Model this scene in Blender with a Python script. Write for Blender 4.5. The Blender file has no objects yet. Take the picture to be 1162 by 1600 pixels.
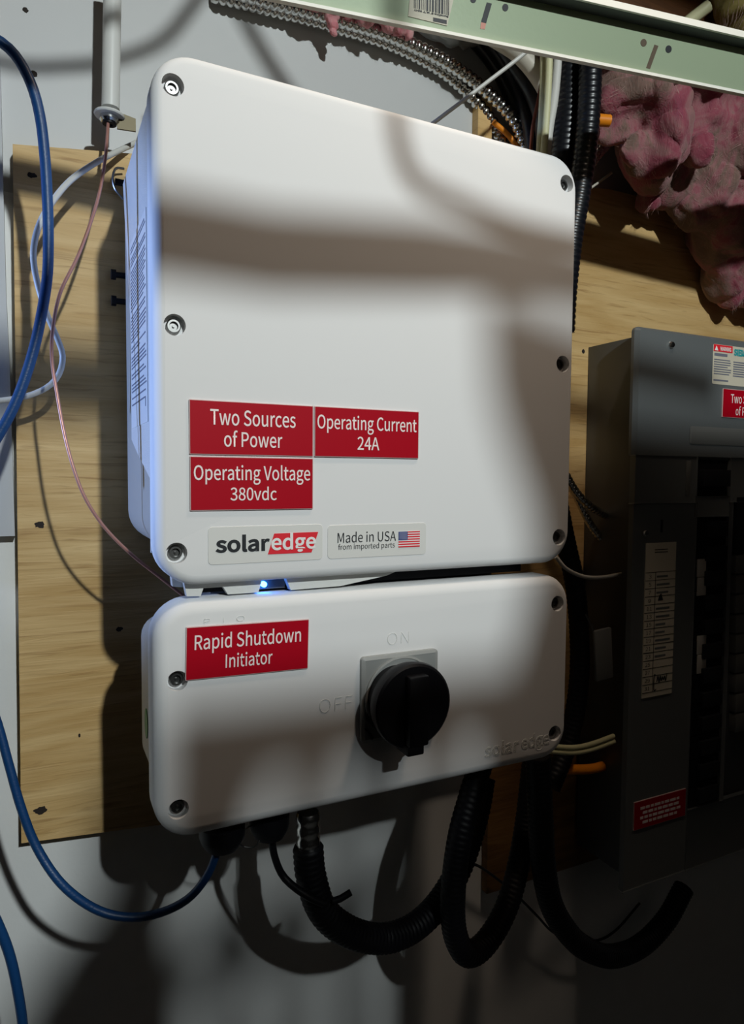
import bpy, bmesh, math, random
from mathutils import Vector, Matrix, noise
import numpy as np

# ------------------------------------------------------------------ camera, light, exposure
scene = bpy.context.scene
COL = scene.collection
F, YAW, PITCH, ROLL = 1069.96, 0.4549, -0.0533, 0.0076
CAM = Vector((-0.25, -0.6769, 1.60))
YF = -0.205                      # front plane of the inverter
YP = -0.018                      # face of the plywood
fw = Vector((math.sin(YAW)*math.cos(PITCH), math.cos(YAW)*math.cos(PITCH), math.sin(PITCH)))
r0 = Vector((math.cos(YAW), -math.sin(YAW), 0)); u0 = r0.cross(fw)
rt = r0*math.cos(ROLL) + u0*math.sin(ROLL); up = -r0*math.sin(ROLL) + u0*math.cos(ROLL)
cd = bpy.data.cameras.new('camera'); cam = bpy.data.objects.new('camera', cd); COL.objects.link(cam)
cam.matrix_world = Matrix(((rt.x, up.x, -fw.x, CAM.x), (rt.y, up.y, -fw.y, CAM.y), (rt.z, up.z, -fw.z, CAM.z), (0, 0, 0, 1)))
cd.sensor_fit = 'VERTICAL'; cd.sensor_height = 24.0; cd.lens = F/1600*24.0
cd.clip_start = 0.01; cd.clip_end = 50
scene.camera = cam

def at(x, y, Y):                 # a pixel of the photograph to the point at depth Y
    d = fw + rt*((x-581)/F) - up*((y-800)/F)
    return CAM + d*((Y-CAM.y)/d.y)

w = bpy.data.worlds.new('world'); scene.world = w; w.use_nodes = True
w.node_tree.nodes['Background'].inputs[0].default_value = (1.0, .90, .80, 1)
w.node_tree.nodes['Background'].inputs[1].default_value = 0.002

LAMP = Vector((-0.02, -1.60, 2.34))      # bare bulb among the joists behind the camera
l = bpy.data.lights.new('bulb', 'POINT'); l.energy = 65; l.shadow_soft_size = 0.022; l.color = (.92, 1.0, 1.0)
lo = bpy.data.objects.new('bulb', l); COL.objects.link(lo); lo.location = LAMP
l = bpy.data.lights.new('warm_bulb', 'POINT'); l.energy = 11.5; l.shadow_soft_size = 0.05; l.color = (1.0, .80, .62)
lo = bpy.data.objects.new('warm_bulb', l); COL.objects.link(lo); lo.location = (.25, -.46, 2.46)      # weaker warm bulb high over the inverter
l = bpy.data.lights.new('side_lamp', 'SPOT'); l.energy = 40; l.spot_size = math.radians(29); l.spot_blend = .5; l.shadow_soft_size = .015; l.color = (0.32, 0.50, 1.0)
lo = bpy.data.objects.new('side_lamp', l); COL.objects.link(lo)
lo.matrix_world = Matrix(((0, 0, -1, -1.15), (1, 0, 0, -.031), (0, -1, 0, 1.665), (0, 0, 0, 1)))   # bluish light from the left, along the wall

vs = scene.view_settings
vs.view_transform = 'Standard'; vs.look = 'None'; vs.gamma = 1; vs.use_curve_mapping = False; vs.exposure = 0.0

# ------------------------------------------------------------------ materials
def srgb(r, g, b):
    f = lambda c: (c/255/12.92 if c/255 <= .04045 else ((c/255+.055)/1.055)**2.4)
    return (f(r), f(g), f(b), 1)

def mat(name, col, rough=.5, metal=0, bump=0, bscale=200, var=0, vscale=8, col2=None, stretch=(1, 1, 1), spec=.5, coat=0):
    m = bpy.data.materials.new(name); m.use_nodes = True; nt = m.node_tree; N = nt.nodes
    b = N['Principled BSDF']; b.inputs['Base Color'].default_value = col; b.inputs['Roughness'].default_value = rough
    b.inputs['Metallic'].default_value = metal; b.inputs['Specular IOR Level'].default_value = spec
    b.inputs['Coat Weight'].default_value = coat
    tc = N.new('ShaderNodeTexCoord'); mp = N.new('ShaderNodeMapping'); mp.inputs['Scale'].default_value = stretch
    nt.links.new(tc.outputs['Object'], mp.inputs['Vector'])
    if var or col2:
        n = N.new('ShaderNodeTexNoise'); n.inputs['Scale'].default_value = vscale; n.inputs['Detail'].default_value = 6
        nt.links.new(mp.outputs[0], n.inputs['Vector'])
        mx = N.new('ShaderNodeMix'); mx.data_type = 'RGBA'
        cr = N.new('ShaderNodeMapRange'); cr.inputs[1].default_value = .35; cr.inputs[2].default_value = .65
        nt.links.new(n.outputs['Fac'], cr.inputs[0]); nt.links.new(cr.outputs[0], mx.inputs['Factor'])
        mx.inputs['A'].default_value = col
        mx.inputs['B'].default_value = col2 if col2 else tuple(c*(1-var) for c in col[:3])+(1,)
        nt.links.new(mx.outputs['Result'], b.inputs['Base Color'])
    if bump:
        n = N.new('ShaderNodeTexNoise'); n.inputs['Scale'].default_value = bscale; n.inputs['Detail'].default_value = 3
        nt.links.new(mp.outputs[0], n.inputs['Vector'])
        bp = N.new('ShaderNodeBump'); bp.inputs['Strength'].default_value = bump; bp.inputs['Distance'].default_value = .002
        nt.links.new(n.outputs['Fac'], bp.inputs['Height']); nt.links.new(bp.outputs[0], b.inputs['Normal'])
    return m

def wood_mat(name, c1, c2, c3, rough=.6):
    m = bpy.data.materials.new(name); m.use_nodes = True; nt = m.node_tree; N = nt.nodes; L = nt.links
    b = N['Principled BSDF']; b.inputs['Roughness'].default_value = rough; b.inputs['Specular IOR Level'].default_value = .35
    tc = N.new('ShaderNodeTexCoord')
    mp = N.new('ShaderNodeMapping'); mp.inputs['Scale'].default_value = (3.0, 8, 26); L.new(tc.outputs['Object'], mp.inputs[0])
    n1 = N.new('ShaderNodeTexNoise'); n1.inputs['Scale'].default_value = 1.6; n1.inputs['Detail'].default_value = 5; n1.inputs['Distortion'].default_value = 1.2
    L.new(mp.outputs[0], n1.inputs['Vector'])
    mp2 = N.new('ShaderNodeMapping'); mp2.inputs['Scale'].default_value = (14, 14, 230); L.new(tc.outputs['Object'], mp2.inputs[0])
    n2 = N.new('ShaderNodeTexNoise'); n2.inputs['Scale'].default_value = 1.0; n2.inputs['Detail'].default_value = 6; n2.inputs['Distortion'].default_value = .8
    L.new(mp2.outputs[0], n2.inputs['Vector'])
    cr = N.new('ShaderNodeValToRGB'); cr.color_ramp.elements[0].position = .35; cr.color_ramp.elements[0].color = c1
    cr.color_ramp.elements[1].position = .68; cr.color_ramp.elements[1].color = c2
    L.new(n1.outputs['Fac'], cr.inputs[0])
    mr = N.new('ShaderNodeMapRange'); mr.inputs[1].default_value = .56; mr.inputs[2].default_value = .72; mr.inputs[4].default_value = .6
    L.new(n2.outputs['Fac'], mr.inputs[0])
    mx = N.new('ShaderNodeMix'); mx.data_type = 'RGBA'; L.new(mr.outputs[0], mx.inputs['Factor']); L.new(cr.outputs[0], mx.inputs['A']); mx.inputs['B'].default_value = c3
    L.new(mx.outputs['Result'], b.inputs['Base Color'])
    bp = N.new('ShaderNodeBump'); bp.inputs['Strength'].default_value = .55; bp.inputs['Distance'].default_value = .0012
    L.new(n2.outputs['Fac'], bp.inputs['Height']); L.new(bp.outputs[0], b.inputs['Normal'])
    return m

M = {}
M['coat'] = mat('white_powder_coat', (.72, .72, .69, 1), .45, bump=.35, bscale=1100, spec=1.0)
M['coat'].node_tree.nodes['Principled BSDF'].inputs['IOR'].default_value = 1.75
M['coat2'] = mat('white_plastic', (.70, .70, .67, 1), .42, bump=.05, bscale=700)
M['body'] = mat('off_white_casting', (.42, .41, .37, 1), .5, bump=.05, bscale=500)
M['print_grey'] = mat('small_grey_print', (.16, .17, .22, 1), .6)
M['sticker'] = mat('white_sticker', (.82, .82, .80, 1), .4)
M['label_white'] = mat('white_label_film', (.74, .74, .71, 1), .45)
M['silver'] = mat('brushed_steel', (.22, .22, .215, 1), .36, 1)
M['chrome'] = mat('bright_steel', (.72, .72, .70, 1), .2, 1, bump=.15, bscale=120)
M['red'] = mat('red_engraved_plastic', (.42, .001, .012, 1), .5, spec=.15)
M['rededge'] = mat('label_edge', (.62, .45, .44, 1), .5)
M['textw'] = mat('white_lettering', (.92, .80, .78, 1), .5)
M['ink'] = mat('black_ink', (.012, .014, .018, 1), .5)
M['logored'] = mat('logo_red', (.78, .02, .035, 1), .45)
M['white'] = mat('white_print', (.88, .88, .86, 1), .5)
M['blueprint'] = mat('flag_blue', (.02, .045, .22, 1), .5)
M['switchgrey'] = mat('grey_plastic', (.36, .37, .36, 1), .45)
M['black'] = mat('black_plastic', (.004, .004, .006, 1), .5, spec=.25)
M['blackglossy'] = mat('black_pvc', (.005, .006, .009, 1), .34)
M['blue'] = mat('blue_cable_jacket', (.005, .048, .16, 1), .42, bump=.12, bscale=260, stretch=(1, 1, 3))
M['whitecable'] = mat('white_cable_jacket', (.62, .61, .57, 1), .4)
M['copper'] = mat('pink_copper_wire', (.50, .24, .19, 1), .35, .35)
M['pvc'] = mat('white_pvc', (.72, .72, .69, 1), .35)
M['brass'] = mat('brass_plate', (.12, .10, .06, 1), .5, .6)
M['wallup'] = mat('white_painted_panel', (.57, .575, .57, 1), .45, bump=.06, bscale=60, var=.06, vscale=3)
M['walllow'] = mat('grey_white_painted_wall', (.80, .81, .80, 1), .55, bump=.1, bscale=120, var=.06, vscale=4)
M['floor'] = mat('dark_concrete', (.022, .02, .018, 1), .8, bump=.2, bscale=30, var=.3, vscale=4)
M['greyboard'] = mat('grey_painted_board', (.55, .56, .57, 1), .5, bump=.25, bscale=40, stretch=(1, 1, .1), var=.15, vscale=10)
M['ply'] = wood_mat('plywood', srgb(198, 160, 102), srgb(222, 188, 132), srgb(150, 110, 62))
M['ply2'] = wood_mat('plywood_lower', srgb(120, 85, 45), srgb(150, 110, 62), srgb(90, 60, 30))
M['joist'] = wood_mat('joist_wood', srgb(92, 58, 30), srgb(118, 76, 40), srgb(60, 36, 20))
M['knot'] = mat('dark_knot', (.02, .012, .008, 1), .8)
M['edgeblack'] = mat('ply_edge', (.10, .07, .045, 1), .8)
M['tee'] = mat('green_primed_steel', srgb(152, 166, 138), .42, .15, bump=.03, bscale=300)
M['teewhite'] = mat('white_enamel', (.82, .81, .74, 1), .4)
def pink_mat(name, stops, sc):
    m = bpy.data.materials.new(name); m.use_nodes = True; nt = m.node_tree; N = nt.nodes; L = nt.links
    b = N['Principled BSDF']; b.inputs['Roughness'].default_value = 1; b.inputs['Specular IOR Level'].default_value = .05
    b.inputs['Subsurface Weight'].default_value = .35; b.inputs['Subsurface Radius'].default_value = (1, .45, .45); b.inputs['Subsurface Scale'].default_value = .012
    b.inputs['Sheen Weight'].default_value = .3; b.inputs['Sheen Tint'].default_value = (.8, .5, .5, 1)
    tc = N.new('ShaderNodeTexCoord')
    n1 = N.new('ShaderNodeTexNoise'); n1.inputs['Scale'].default_value = sc; n1.inputs['Detail'].default_value = 8; n1.inputs['Roughness'].default_value = .65; n1.inputs['Distortion'].default_value = 1.6
    L.new(tc.outputs['Object'], n1.inputs['Vector'])
    cr = N.new('ShaderNodeValToRGB'); e = cr.color_ramp.elements
    while len(e) < len(stops): e.new(.5)
    for k, (p, c) in enumerate(stops): e[k].position = p; e[k].color = c
    L.new(n1.outputs['Fac'], cr.inputs[0]); L.new(cr.outputs[0], b.inputs['Base Color'])
    mp = N.new('ShaderNodeMapping'); mp.inputs['Scale'].default_value = (1, 1, .35); mp.inputs['Rotation'].default_value = (.3, .6, .2); L.new(tc.outputs['Object'], mp.inputs[0])
    n2 = N.new('ShaderNodeTexNoise'); n2.inputs['Scale'].default_value = 190; n2.inputs['Detail'].default_value = 6; n2.inputs['Distortion'].default_value = 3; L.new(mp.outputs[0], n2.inputs['Vector'])
    bp = N.new('ShaderNodeBump'); bp.inputs['Strength'].default_value = .55; bp.inputs['Distance'].default_value = .0025
    L.new(n2.outputs['Fac'], bp.inputs['Height']); L.new(bp.outputs[0], b.inputs['Normal'])
    return m
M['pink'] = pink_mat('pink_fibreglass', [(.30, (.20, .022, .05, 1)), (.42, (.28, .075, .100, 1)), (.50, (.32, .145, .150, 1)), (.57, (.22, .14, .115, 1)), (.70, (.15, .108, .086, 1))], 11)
M['pink2'] = pink_mat('bright_pink_fibreglass', [(.32, (.50, .10, .15, 1)), (.5, (.62, .25, .27, 1)), (.68, (.55, .33, .31, 1))], 24)
M['wisp'] = mat('fibre_wisp', (.50, .25, .25, 1), 1.0, spec=.05, col2=(.38, .28, .23, 1), vscale=12)
M['yellowins'] = mat('yellow_fibreglass', (.42, .36, .13, 1), 1.0, bump=1.0, bscale=60, col2=(.25, .2, .07, 1), vscale=14, spec=.05)
M['cream'] = mat('cream_cable_jacket', (.62, .60, .36, 1), .45)
M['beige'] = mat('beige_tube', (.55, .51, .43, 1), .4)
M['orange'] = mat('orange_cable_jacket', (.85, .26, .01, 1), .4)
M['rust'] = mat('rust_red_wire', (.16, .035, .015, 1), .5)
M['panelgrey'] = mat('grey_enamel', (.125, .138, .142, 1), .38, bump=.06, bscale=600)
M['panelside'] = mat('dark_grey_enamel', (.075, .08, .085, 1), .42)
M['paper'] = mat('cream_paper', (.60, .56, .45, 1), .7)
M['teal'] = mat('teal_print', (.02, .33, .36, 1), .5)
M['filler'] = mat('grey_filler_plate', (.14, .145, .14, 1), .5)
M['handle'] = mat('white_breaker_handle', (.55, .54, .50, 1), .4)
M['greyplastic'] = mat('grey_translucent_film', (.34, .34, .32, 1), .3, bump=.6, bscale=30)
M['green'] = mat('green_sticker', (.05, .24, .07, 1), .5)
m = bpy.data.materials.new('blue_led'); m.use_nodes = True; b = m.node_tree.nodes['Principled BSDF']
b.inputs['Base Color'].default_value = (.05, .2, 1, 1); b.inputs['Emission Color'].default_value = (.03, .22, 1, 1); b.inputs['Emission Strength'].default_value = 26
M['led'] = m

# ------------------------------------------------------------------ builders
def link(name, me, m, parent=None):
    o = bpy.data.objects.new(name, me); COL.objects.link(o)
    if m is not None and not me.materials: me.materials.append(M[m])
    if parent is not None:
        o.parent = parent; o.matrix_parent_inverse = Matrix.Translation(-parent.location)
    return o

def fin(name, bm, m, parent=None, smooth=35, recalc=True):
    if recalc: bmesh.ops.recalc_face_normals(bm, faces=bm.faces[:])
    vs_ = [v.co for v in bm.verts]
    lo_ = Vector([min(v[i] for v in vs_) for i in range(3)]); hi_ = Vector([max(v[i] for v in vs_) for i in range(3)])
    c = (lo_+hi_)/2
    bmesh.ops.translate(bm, verts=bm.verts[:], vec=-c)
    me = bpy.data.meshes.new(name); bm.to_mesh(me); bm.free()
    if smooth:
        for p in me.polygons: p.use_smooth = True
        me.set_sharp_from_angle(angle=math.radians(smooth))
    o = link(name, me, m)
    o.location = c
    if parent is not None:
        o.parent = parent; o.matrix_parent_inverse = Matrix.Translation(-parent.location)
        if parent.parent is not None:
            o.matrix_parent_inverse = parent_world(parent).inverted()
    return o

def parent_world(p):
    mw = Matrix.Translation(p.location)
    if p.parent is not None: mw = parent_world(p.parent) @ p.matrix_parent_inverse @ mw
    return mw

def tag(o, label, cat, group=None, kind=None):
    if label: o['label'] = label
    if cat: o['category'] = cat
    if group: o['group'] = group
    if kind: o['kind'] = kind
    return o

def thing(name, label, cat, loc, group=None):
    o = bpy.data.objects.new(name, None); COL.objects.link(o); o.location = loc; o.empty_display_size = .02
    return tag(o, label, cat, group)

def box(bm, x0, x1, y0, y1, z0, z1, bev=0, seg=2):
    v = bmesh.ops.create_cube(bm, size=1)['verts']
    for p in v:
        p.co = Vector(((x0+x1)/2+p.co.x*(x1-x0), (y0+y1)/2+p.co.y*(y1-y0), (z0+z1)/2+p.co.z*(z1-z0)))
    if bev:
        es = list({e for p in v for e in p.link_edges})
        bmesh.ops.bevel(bm, geom=es, offset=bev, segments=seg, affect='EDGES', profile=.5)
    return v

def bxo(name, m, parent, x0, x1, y0, y1, z0, z1, bev=0, seg=2):
    bm = bmesh.new(); box(bm, x0, x1, y0, y1, z0, z1, bev, seg); return fin(name, bm, m, parent)

def rrect(cx, cz, w, h, r, n=8):
    out = []
    for k, (sx, sz) in enumerate(((1, 1), (-1, 1), (-1, -1), (1, -1))):
        for i in range(n+1):
            a = math.pi/2*(k + i/n)
            out.append((cx+sx*(w/2-r)+r*math.cos(a), cz+sz*(h/2-r)+r*math.sin(a)))
    return out

def loft(bm, cx, cz, w, h, r, levels, n=8, cap0=True, cap1=True):
    loops = []
    for inset, y in levels:
        loops.append([bm.verts.new((x, y, z)) for x, z in rrect(cx, cz, w-2*inset, h-2*inset, max(r-inset, .0004), n)])
    k = len(loops[0])
    for a, b_ in zip(loops, loops[1:]):
        for i in range(k): bm.faces.new((a[i], a[(i+1) % k], b_[(i+1) % k], b_[i]))
    if cap0: bm.faces.new(loops[0])
    if cap1: bm.faces.new(loops[-1][::-1])

def prism_xz(bm, pts, y0, y1):
    a = [bm.verts.new((x, y0, z)) for x, z in pts]; b_ = [bm.verts.new((x, y1, z)) for x, z in pts]; k = len(pts)
    bm.faces.new(a); bm.faces.new(b_[::-1])
    for i in range(k): bm.faces.new((a[i], a[(i+1) % k], b_[(i+1) % k], b_[i]))

def prism_yz(bm, pts, x0, x1):
    a = [bm.verts.new((x0, y, z)) for y, z in pts]; b_ = [bm.verts.new((x1, y, z)) for y, z in pts]; k = len(pts)
    bm.faces.new(a); bm.faces.new(b_[::-1])
    for i in range(k): bm.faces.new((a[i], a[(i+1) % k], b_[(i+1) % k], b_[i]))

def lathe(bm, prof, o, axis, n=20):
    """prof: (radius, distance along axis)"""
    o = Vector(o); ax = Vector(axis).normalized(); s = ax.orthogonal().normalized(); t = ax.cross(s)
    loops = []
    for r, d in prof:
        if r < 1e-6: loops.append([bm.verts.new(o+ax*d)])
        else: loops.append([bm.verts.new(o+ax*d+(s*math.cos(2*math.pi*i/n)+t*math.sin(2*math.pi*i/n))*r) for i in range(n)])
    for a, b_ in zip(loops, loops[1:]):
        for i in range(n):
            j = (i+1) % n
            if len(a) == 1 and len(b_) == 1: continue
            if len(a) == 1: bm.faces.new((a[0], b_[j], b_[i]))
            elif len(b_) == 1: bm.faces.new((a[i], a[j], b_[0]))
            else: bm.faces.new((a[i], a[j], b_[j], b_[i]))
    for lp in (loops[0], loops[-1]):
        if len(lp) > 1:
            try: bm.faces.new(lp)
            except ValueError: pass

def spline(pts, step):
    P = [Vector(p) for p in pts]; P = [P[0]*2-P[1]] + P + [P[-1]*2-P[-2]]
    dense = []
    for i in range(1, len(P)-2):
        p0, p1, p2, p3 = P[i-1:i+3]
        for k in range(24):
            t = k/24
            dense.append(.5*((2*p1)+(p2-p0)*t+(2*p0-5*p1+4*p2-p3)*t*t+(3*p1-p0-3*p2+p3)*t**3))
    dense.append(P[-2])
    out = [dense[0]]; acc = 0
    for a, b_ in zip(dense, dense[1:]):
        sl = (b_-a).length
        if sl < 1e-9: continue
        d = step-acc
        while d <= sl:
            out.append(a.lerp(b_, d/sl)); d += step
        acc = sl-(d-step)
    if (out[-1]-dense[-1]).length > step*.3: out.append(dense[-1])
    return out

def tube(bm, pts, r, step=.006, n=10, flat=1.0, rf=None):
    C = spline(pts, step); loops = []
    t0 = (C[1]-C[0]).normalized(); s = t0.orthogonal().normalized()
    for i, c in enumerate(C):
        t = (C[min(i+1, len(C)-1)]-C[max(i-1, 0)]).normalized()
        s = (s-t*s.dot(t)).normalized(); q = t.cross(s)
        rr = r if rf is None else rf(i)*r
        loops.append([bm.verts.new(c+(s*math.cos(2*math.pi*k/n)+q*math.sin(2*math.pi*k/n)*flat)*rr) for k in range(n)])
    for a, b_ in zip(loops, loops[1:]):
        for k in range(n): bm.faces.new((a[k], a[(k+1) % n], b_[(k+1) % n], b_[k]))
    bm.faces.new(loops[0]); bm.faces.new(loops[-1][::-1])

def cable(name, m, pix, r, label, cat='cable', parent=None, step=.006, n=10, group=None, extra=()):
    pts = [at(*p) for p in pix] + [Vector(e) for e in extra]
    bm = bmesh.new(); tube(bm, pts, r, step, n)
    o = fin(name, bm, m, parent, smooth=60)
    if parent is None: tag(o, label, cat, group)
    return o

def flex(name, m, pix, r, label, pitch=.0055, depth=.16, cat='conduit', n=12, parent=None, group=None):
    pts = [at(*p) for p in pix]
    bm = bmesh.new(); q = [1-depth, 1-depth*.2, 1, 1-depth*.2]
    tube(bm, pts, r, pitch/4, n, rf=lambda i: q[i % 4])
    o = fin(name, bm, m, parent, smooth=60)
    if parent is None: tag(o, label, cat, group)
    return o

_cap = {}
try:                                   # the sans-serif that ships with Blender, else its built-in face
    import os
    FONT = bpy.data.fonts.load(os.path.join(bpy.utils.system_resource('DATAFILES'), 'fonts', 'Noto Sans CJK Regular.woff2'))
except Exception:
    FONT = None
def text_mesh(s, bold=0.0, extrude=0.0):
    c = bpy.data.curves.new('t', 'FONT'); c.body = s; c.font = FONT or c.font; c.offset = bold; c.extrude = extrude; c.resolution_u = 4
    o = bpy.data.objects.new('t', c); COL.objects.link(o)
    dg = bpy.context.evaluated_depsgraph_get(); dg.update()
    me = bpy.data.meshes.new_from_object(o.evaluated_get(dg))
    bpy.data.objects.remove(o); bpy.data.curves.remove(c)
    return me

def text(name, s, x0, x1, zt, zb, y, m, parent, bold=0.0, extrude=0.0, depth=.0002, rot=None, skew=0.0, cap='H', flip=False, yz=False):
    """lettering on a plane facing -y: x0..x1 wide, capital top zt, baseline zb"""
    if (cap, bold) not in _cap:
        h = text_mesh(cap, bold); _cap[(cap, bold)] = max(v.co.y for v in h.vertices)
    me = text_mesh(s, bold, 1.0 if extrude else 0.0)
    xs = [v.co.x for v in me.vertices]; a, b_ = min(xs), max(xs)
    sx = (x1-x0)/(b_-a); sz = (zt-zb)/_cap[(cap, bold)]
    cx, cz = (x0+x1)/2, (zt+zb)/2
    bm = bmesh.new(); bm.from_mesh(me); bpy.data.meshes.remove(me)
    for v in bm.verts:
        X = x0+(v.co.x-a)*sx; Z = zb+v.co.y*sz; X += (Z-zb)*skew
        if flip: X, Z = 2*cx-X, 2*cz-Z
        Y = y - (v.co.z*.5+.5)*extrude if extrude else y
        v.co = Vector((X, Y, Z))
    if rot:
        (rx, rz), ang = rot; bmesh.ops.rotate(bm, cent=(rx, 0, rz), matrix=Matrix.Rotation(ang, 3, 'Y'), verts=bm.verts[:])
    return fin(name, bm, m, parent, smooth=0, recalc=False)

def boolean_cut(o, cutters):
    """subtract round pockets from a part and keep the result as its mesh"""
    bm = bmesh.new()
    bpy.context.view_layer.update()
    for p, r, d in cutters: lathe(bm, [(r, -.01), (r, d)], p, (0, 1, 0), 24)
    bmesh.ops.recalc_face_normals(bm, faces=bm.faces[:])
    me = bpy.data.meshes.new('c'); bm.to_mesh(me); bm.free()
    c = bpy.data.objects.new('c', me); COL.objects.link(c)
    md = o.modifiers.new('b', 'BOOLEAN'); md.operation = 'DIFFERENCE'; md.solver = 'EXACT'; md.object = c
    dg = bpy.context.evaluated_depsgraph_get(); dg.update()
    new = bpy.data.meshes.new_from_object(o.evaluated_get(dg))
    o.modifiers.clear(); bpy.data.objects.remove(c)
    old = o.data; o.data = new; bpy.data.meshes.remove(old)
    new.materials.clear(); 
    for p in new.polygons: p.use_smooth = True
    new.set_sharp_from_angle(angle=math.radians(32))

# ------------------------------------------------------------------ the setting
def struct(o): o['kind'] = 'structure'; return o
wu = struct(bxo('wall_upper', 'wallup', None, -1.2, 2.2, 0, .012, 1.84, 2.75)); wu['label'] = 'white painted wall panel above the plywood board'
wl = struct(bxo('wall_back', 'walllow', None, -1.2, 2.2, .0, .10, 0.0, 1.84)); wl['label'] = 'grey white painted wall below and behind the plywood'
fl = struct(bxo('floor', 'floor', None, -1.2, 2.2, -2.6, .1, -.05, 0.0)); fl['label'] = 'grey concrete floor below the frame'
for px, py, rr in ((40, 15, 5.5), (53, 115, 6.5), (767, 207, 3.5)):
    c = at(px, py, -.0005); bm = bmesh.new()
    lathe(bm, [(0, 0), (rr*.0006*.6, .0002), (rr*.0006, .0012)], c, (0, 1, 0), 9)
    for v in bm.verts: v.co += Vector((noise.noise(v.co*900)*.0006, 0, noise.noise(v.co*700+Vector((5, 0, 0)))*.0006))
    fin('nail_hole', bm, 'knot', wu)

# grey board leaning at the left edge, another below it
bm = bmesh.new()
prism_xz(bm, [(-.52, 1.546), (-.2678, 1.5455), (-.2692, 1.69), (-.2708, 1.75), (-.2715, 1.885), (-.2718, 1.950), (-.53, 1.950)], -.013, -.0005)
tb = struct(fin('trim_1', bm, 'greyboard')); tb['label'] = 'grey painted board at the left edge, beside the plywood'
bm = bmesh.new(); prism_xz(bm, [(-.40, 1.951), (-.2725, 1.951), (-.273, 2.12), (-.40, 2.12)], -.010, -.001)
tb = struct(fin('trim_2', bm, 'joist')); tb['label'] = 'brown wood strip at the top left corner'

ply = thing('plywood_board', 'tan plywood backing board with horizontal grain behind the white inverter', 'board', (.3, -.009, 1.2705))
bm = bmesh.new(); prism_xz(bm, [(-.2675, 1.2755), (-.15, 1.266), (1.0, 1.262), (1.0, 1.96), (.40, 1.96), (-.18, 1.884), (-.2635, 1.8735), (-.2655, 1.57)], YP, -.0005)
fin('panel', bm, 'ply', ply, smooth=0)
for px, py, a, b_ in ((50, 274, .0050, .0034), (62, 820, .0060, .0040), (186, 983, .0040, .0034), (63, 1266, .0085, .0045), (124, 1149, .0012, .003), (911, 549, .0034, .0034)):
    c = at(px, py, YP); bm = bmesh.new(); vs2 = []
    for k in range(18):
        t = 2*math.pi*k/18; q = 1+.38*noise.noise(Vector((math.cos(t)*1.7+px, math.sin(t)*1.7, py)))+.2*noise.noise(Vector((t*3, px, py)))
        vs2.append(bm.verts.new((c.x+a*math.cos(t)*q*.7, YP-.0003, c.z+b_*math.sin(t)*q*.7)))
    cv = bm.verts.new((c.x, YP-.0002, c.z))
    for k in range(18): bm.faces.new((vs2[k], vs2[(k+1) % 18], cv))
    fin('knot', bm, 'knot', ply, smooth=0)

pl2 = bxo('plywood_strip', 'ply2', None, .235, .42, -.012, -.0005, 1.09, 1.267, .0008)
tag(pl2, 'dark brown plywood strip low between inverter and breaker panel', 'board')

jo = bxo('ceiling_joist', 'joist', None, .16, 1.6, -.155, -.115, 2.055, 2.28, .003)
tag(jo, 'brown wooden joist above the green ceiling tee', 'joist')

# ------------------------------------------------------------------ inverter
inv = thing('solar_inverter', 'white solar inverter with red labels and rounded screwed cover', 'inverter', (0, -.1, 1.53))
cz0 = (1.5235+1.8765)/2; hh = 1.8765-1.5235
bm = bmesh.new()
R = .007
lv = [(.001, -.181), (0, -.183)] + [(R*(1-math.cos(a)), YF+R-R*math.sin(a)) for a in [math.pi/2*i/6 for i in range(7)]]
loft(bm, 0, cz0, .359, hh, .028, lv, n=10)
cov = fin('front_cover', bm, 'coat', inv, smooth=32)
rows = [1.8535, 1.6989, 1.5465]; SX = .166
SCR = [(-SX, z) for z in rows]+[(SX, z) for z in rows]
boolean_cut(cov, [(Vector((x, YF, z)), .0072, .0072) for x, z in SCR])
bm = bmesh.new()
loft(bm, 0, (1.541+1.8757)/2, .3555, 1.8757-1.541, .027, [(.006, -.03), (.0015, -.033), (0, -.038), (0, -.182)], n=8)
fin('rear_housing', bm, 'body', inv)
for s, nm in ((-1, 'side_skirt'), (1, 'side_skirt')):
    bm = bmesh.new()
    prism_yz(bm, [(-.1835, 1.8485), (-.040, 1.8485), (-.082, 1.72), (-.080, 1.628), (-.115, 1.616), (-.1795, 1.597), (-.1795, 1.545), (-.1835, 1.545)], s*.1793, s*.1770)
    fin(nm, bm, 'coat', inv, smooth=20)
bxo('mounting_bracket', 'silver', inv, -.166, .166, -.0305, YP, 1.548, 1.868, .001)
for px, py in ((186, 430), (187, 471)):
    c = at(px, py, -.026); bm = bmesh.new()
    lathe(bm, [(.0045, 0), (.0045, .004), (.0026, .004), (.0026, .020)], (-.1885, -.026, c.z), (1, 0, 0), 14); fin('side_bolt', bm, 'black', inv)
bm = bmesh.new(); tube(bm, [(-.1765, -.025, 1.868), (-.1835, -.027, 1.866), (-.186, -.026, 1.858), (-.184, -.025, 1.849), (-.1775, -.024, 1.842)], .0010, .002, 6); fin('wire_clip', bm, 'silver', inv)
bxo('clip_plate', 'black', inv, -.1845, -.176, -.031, -.026, 1.852, 1.856)

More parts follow.
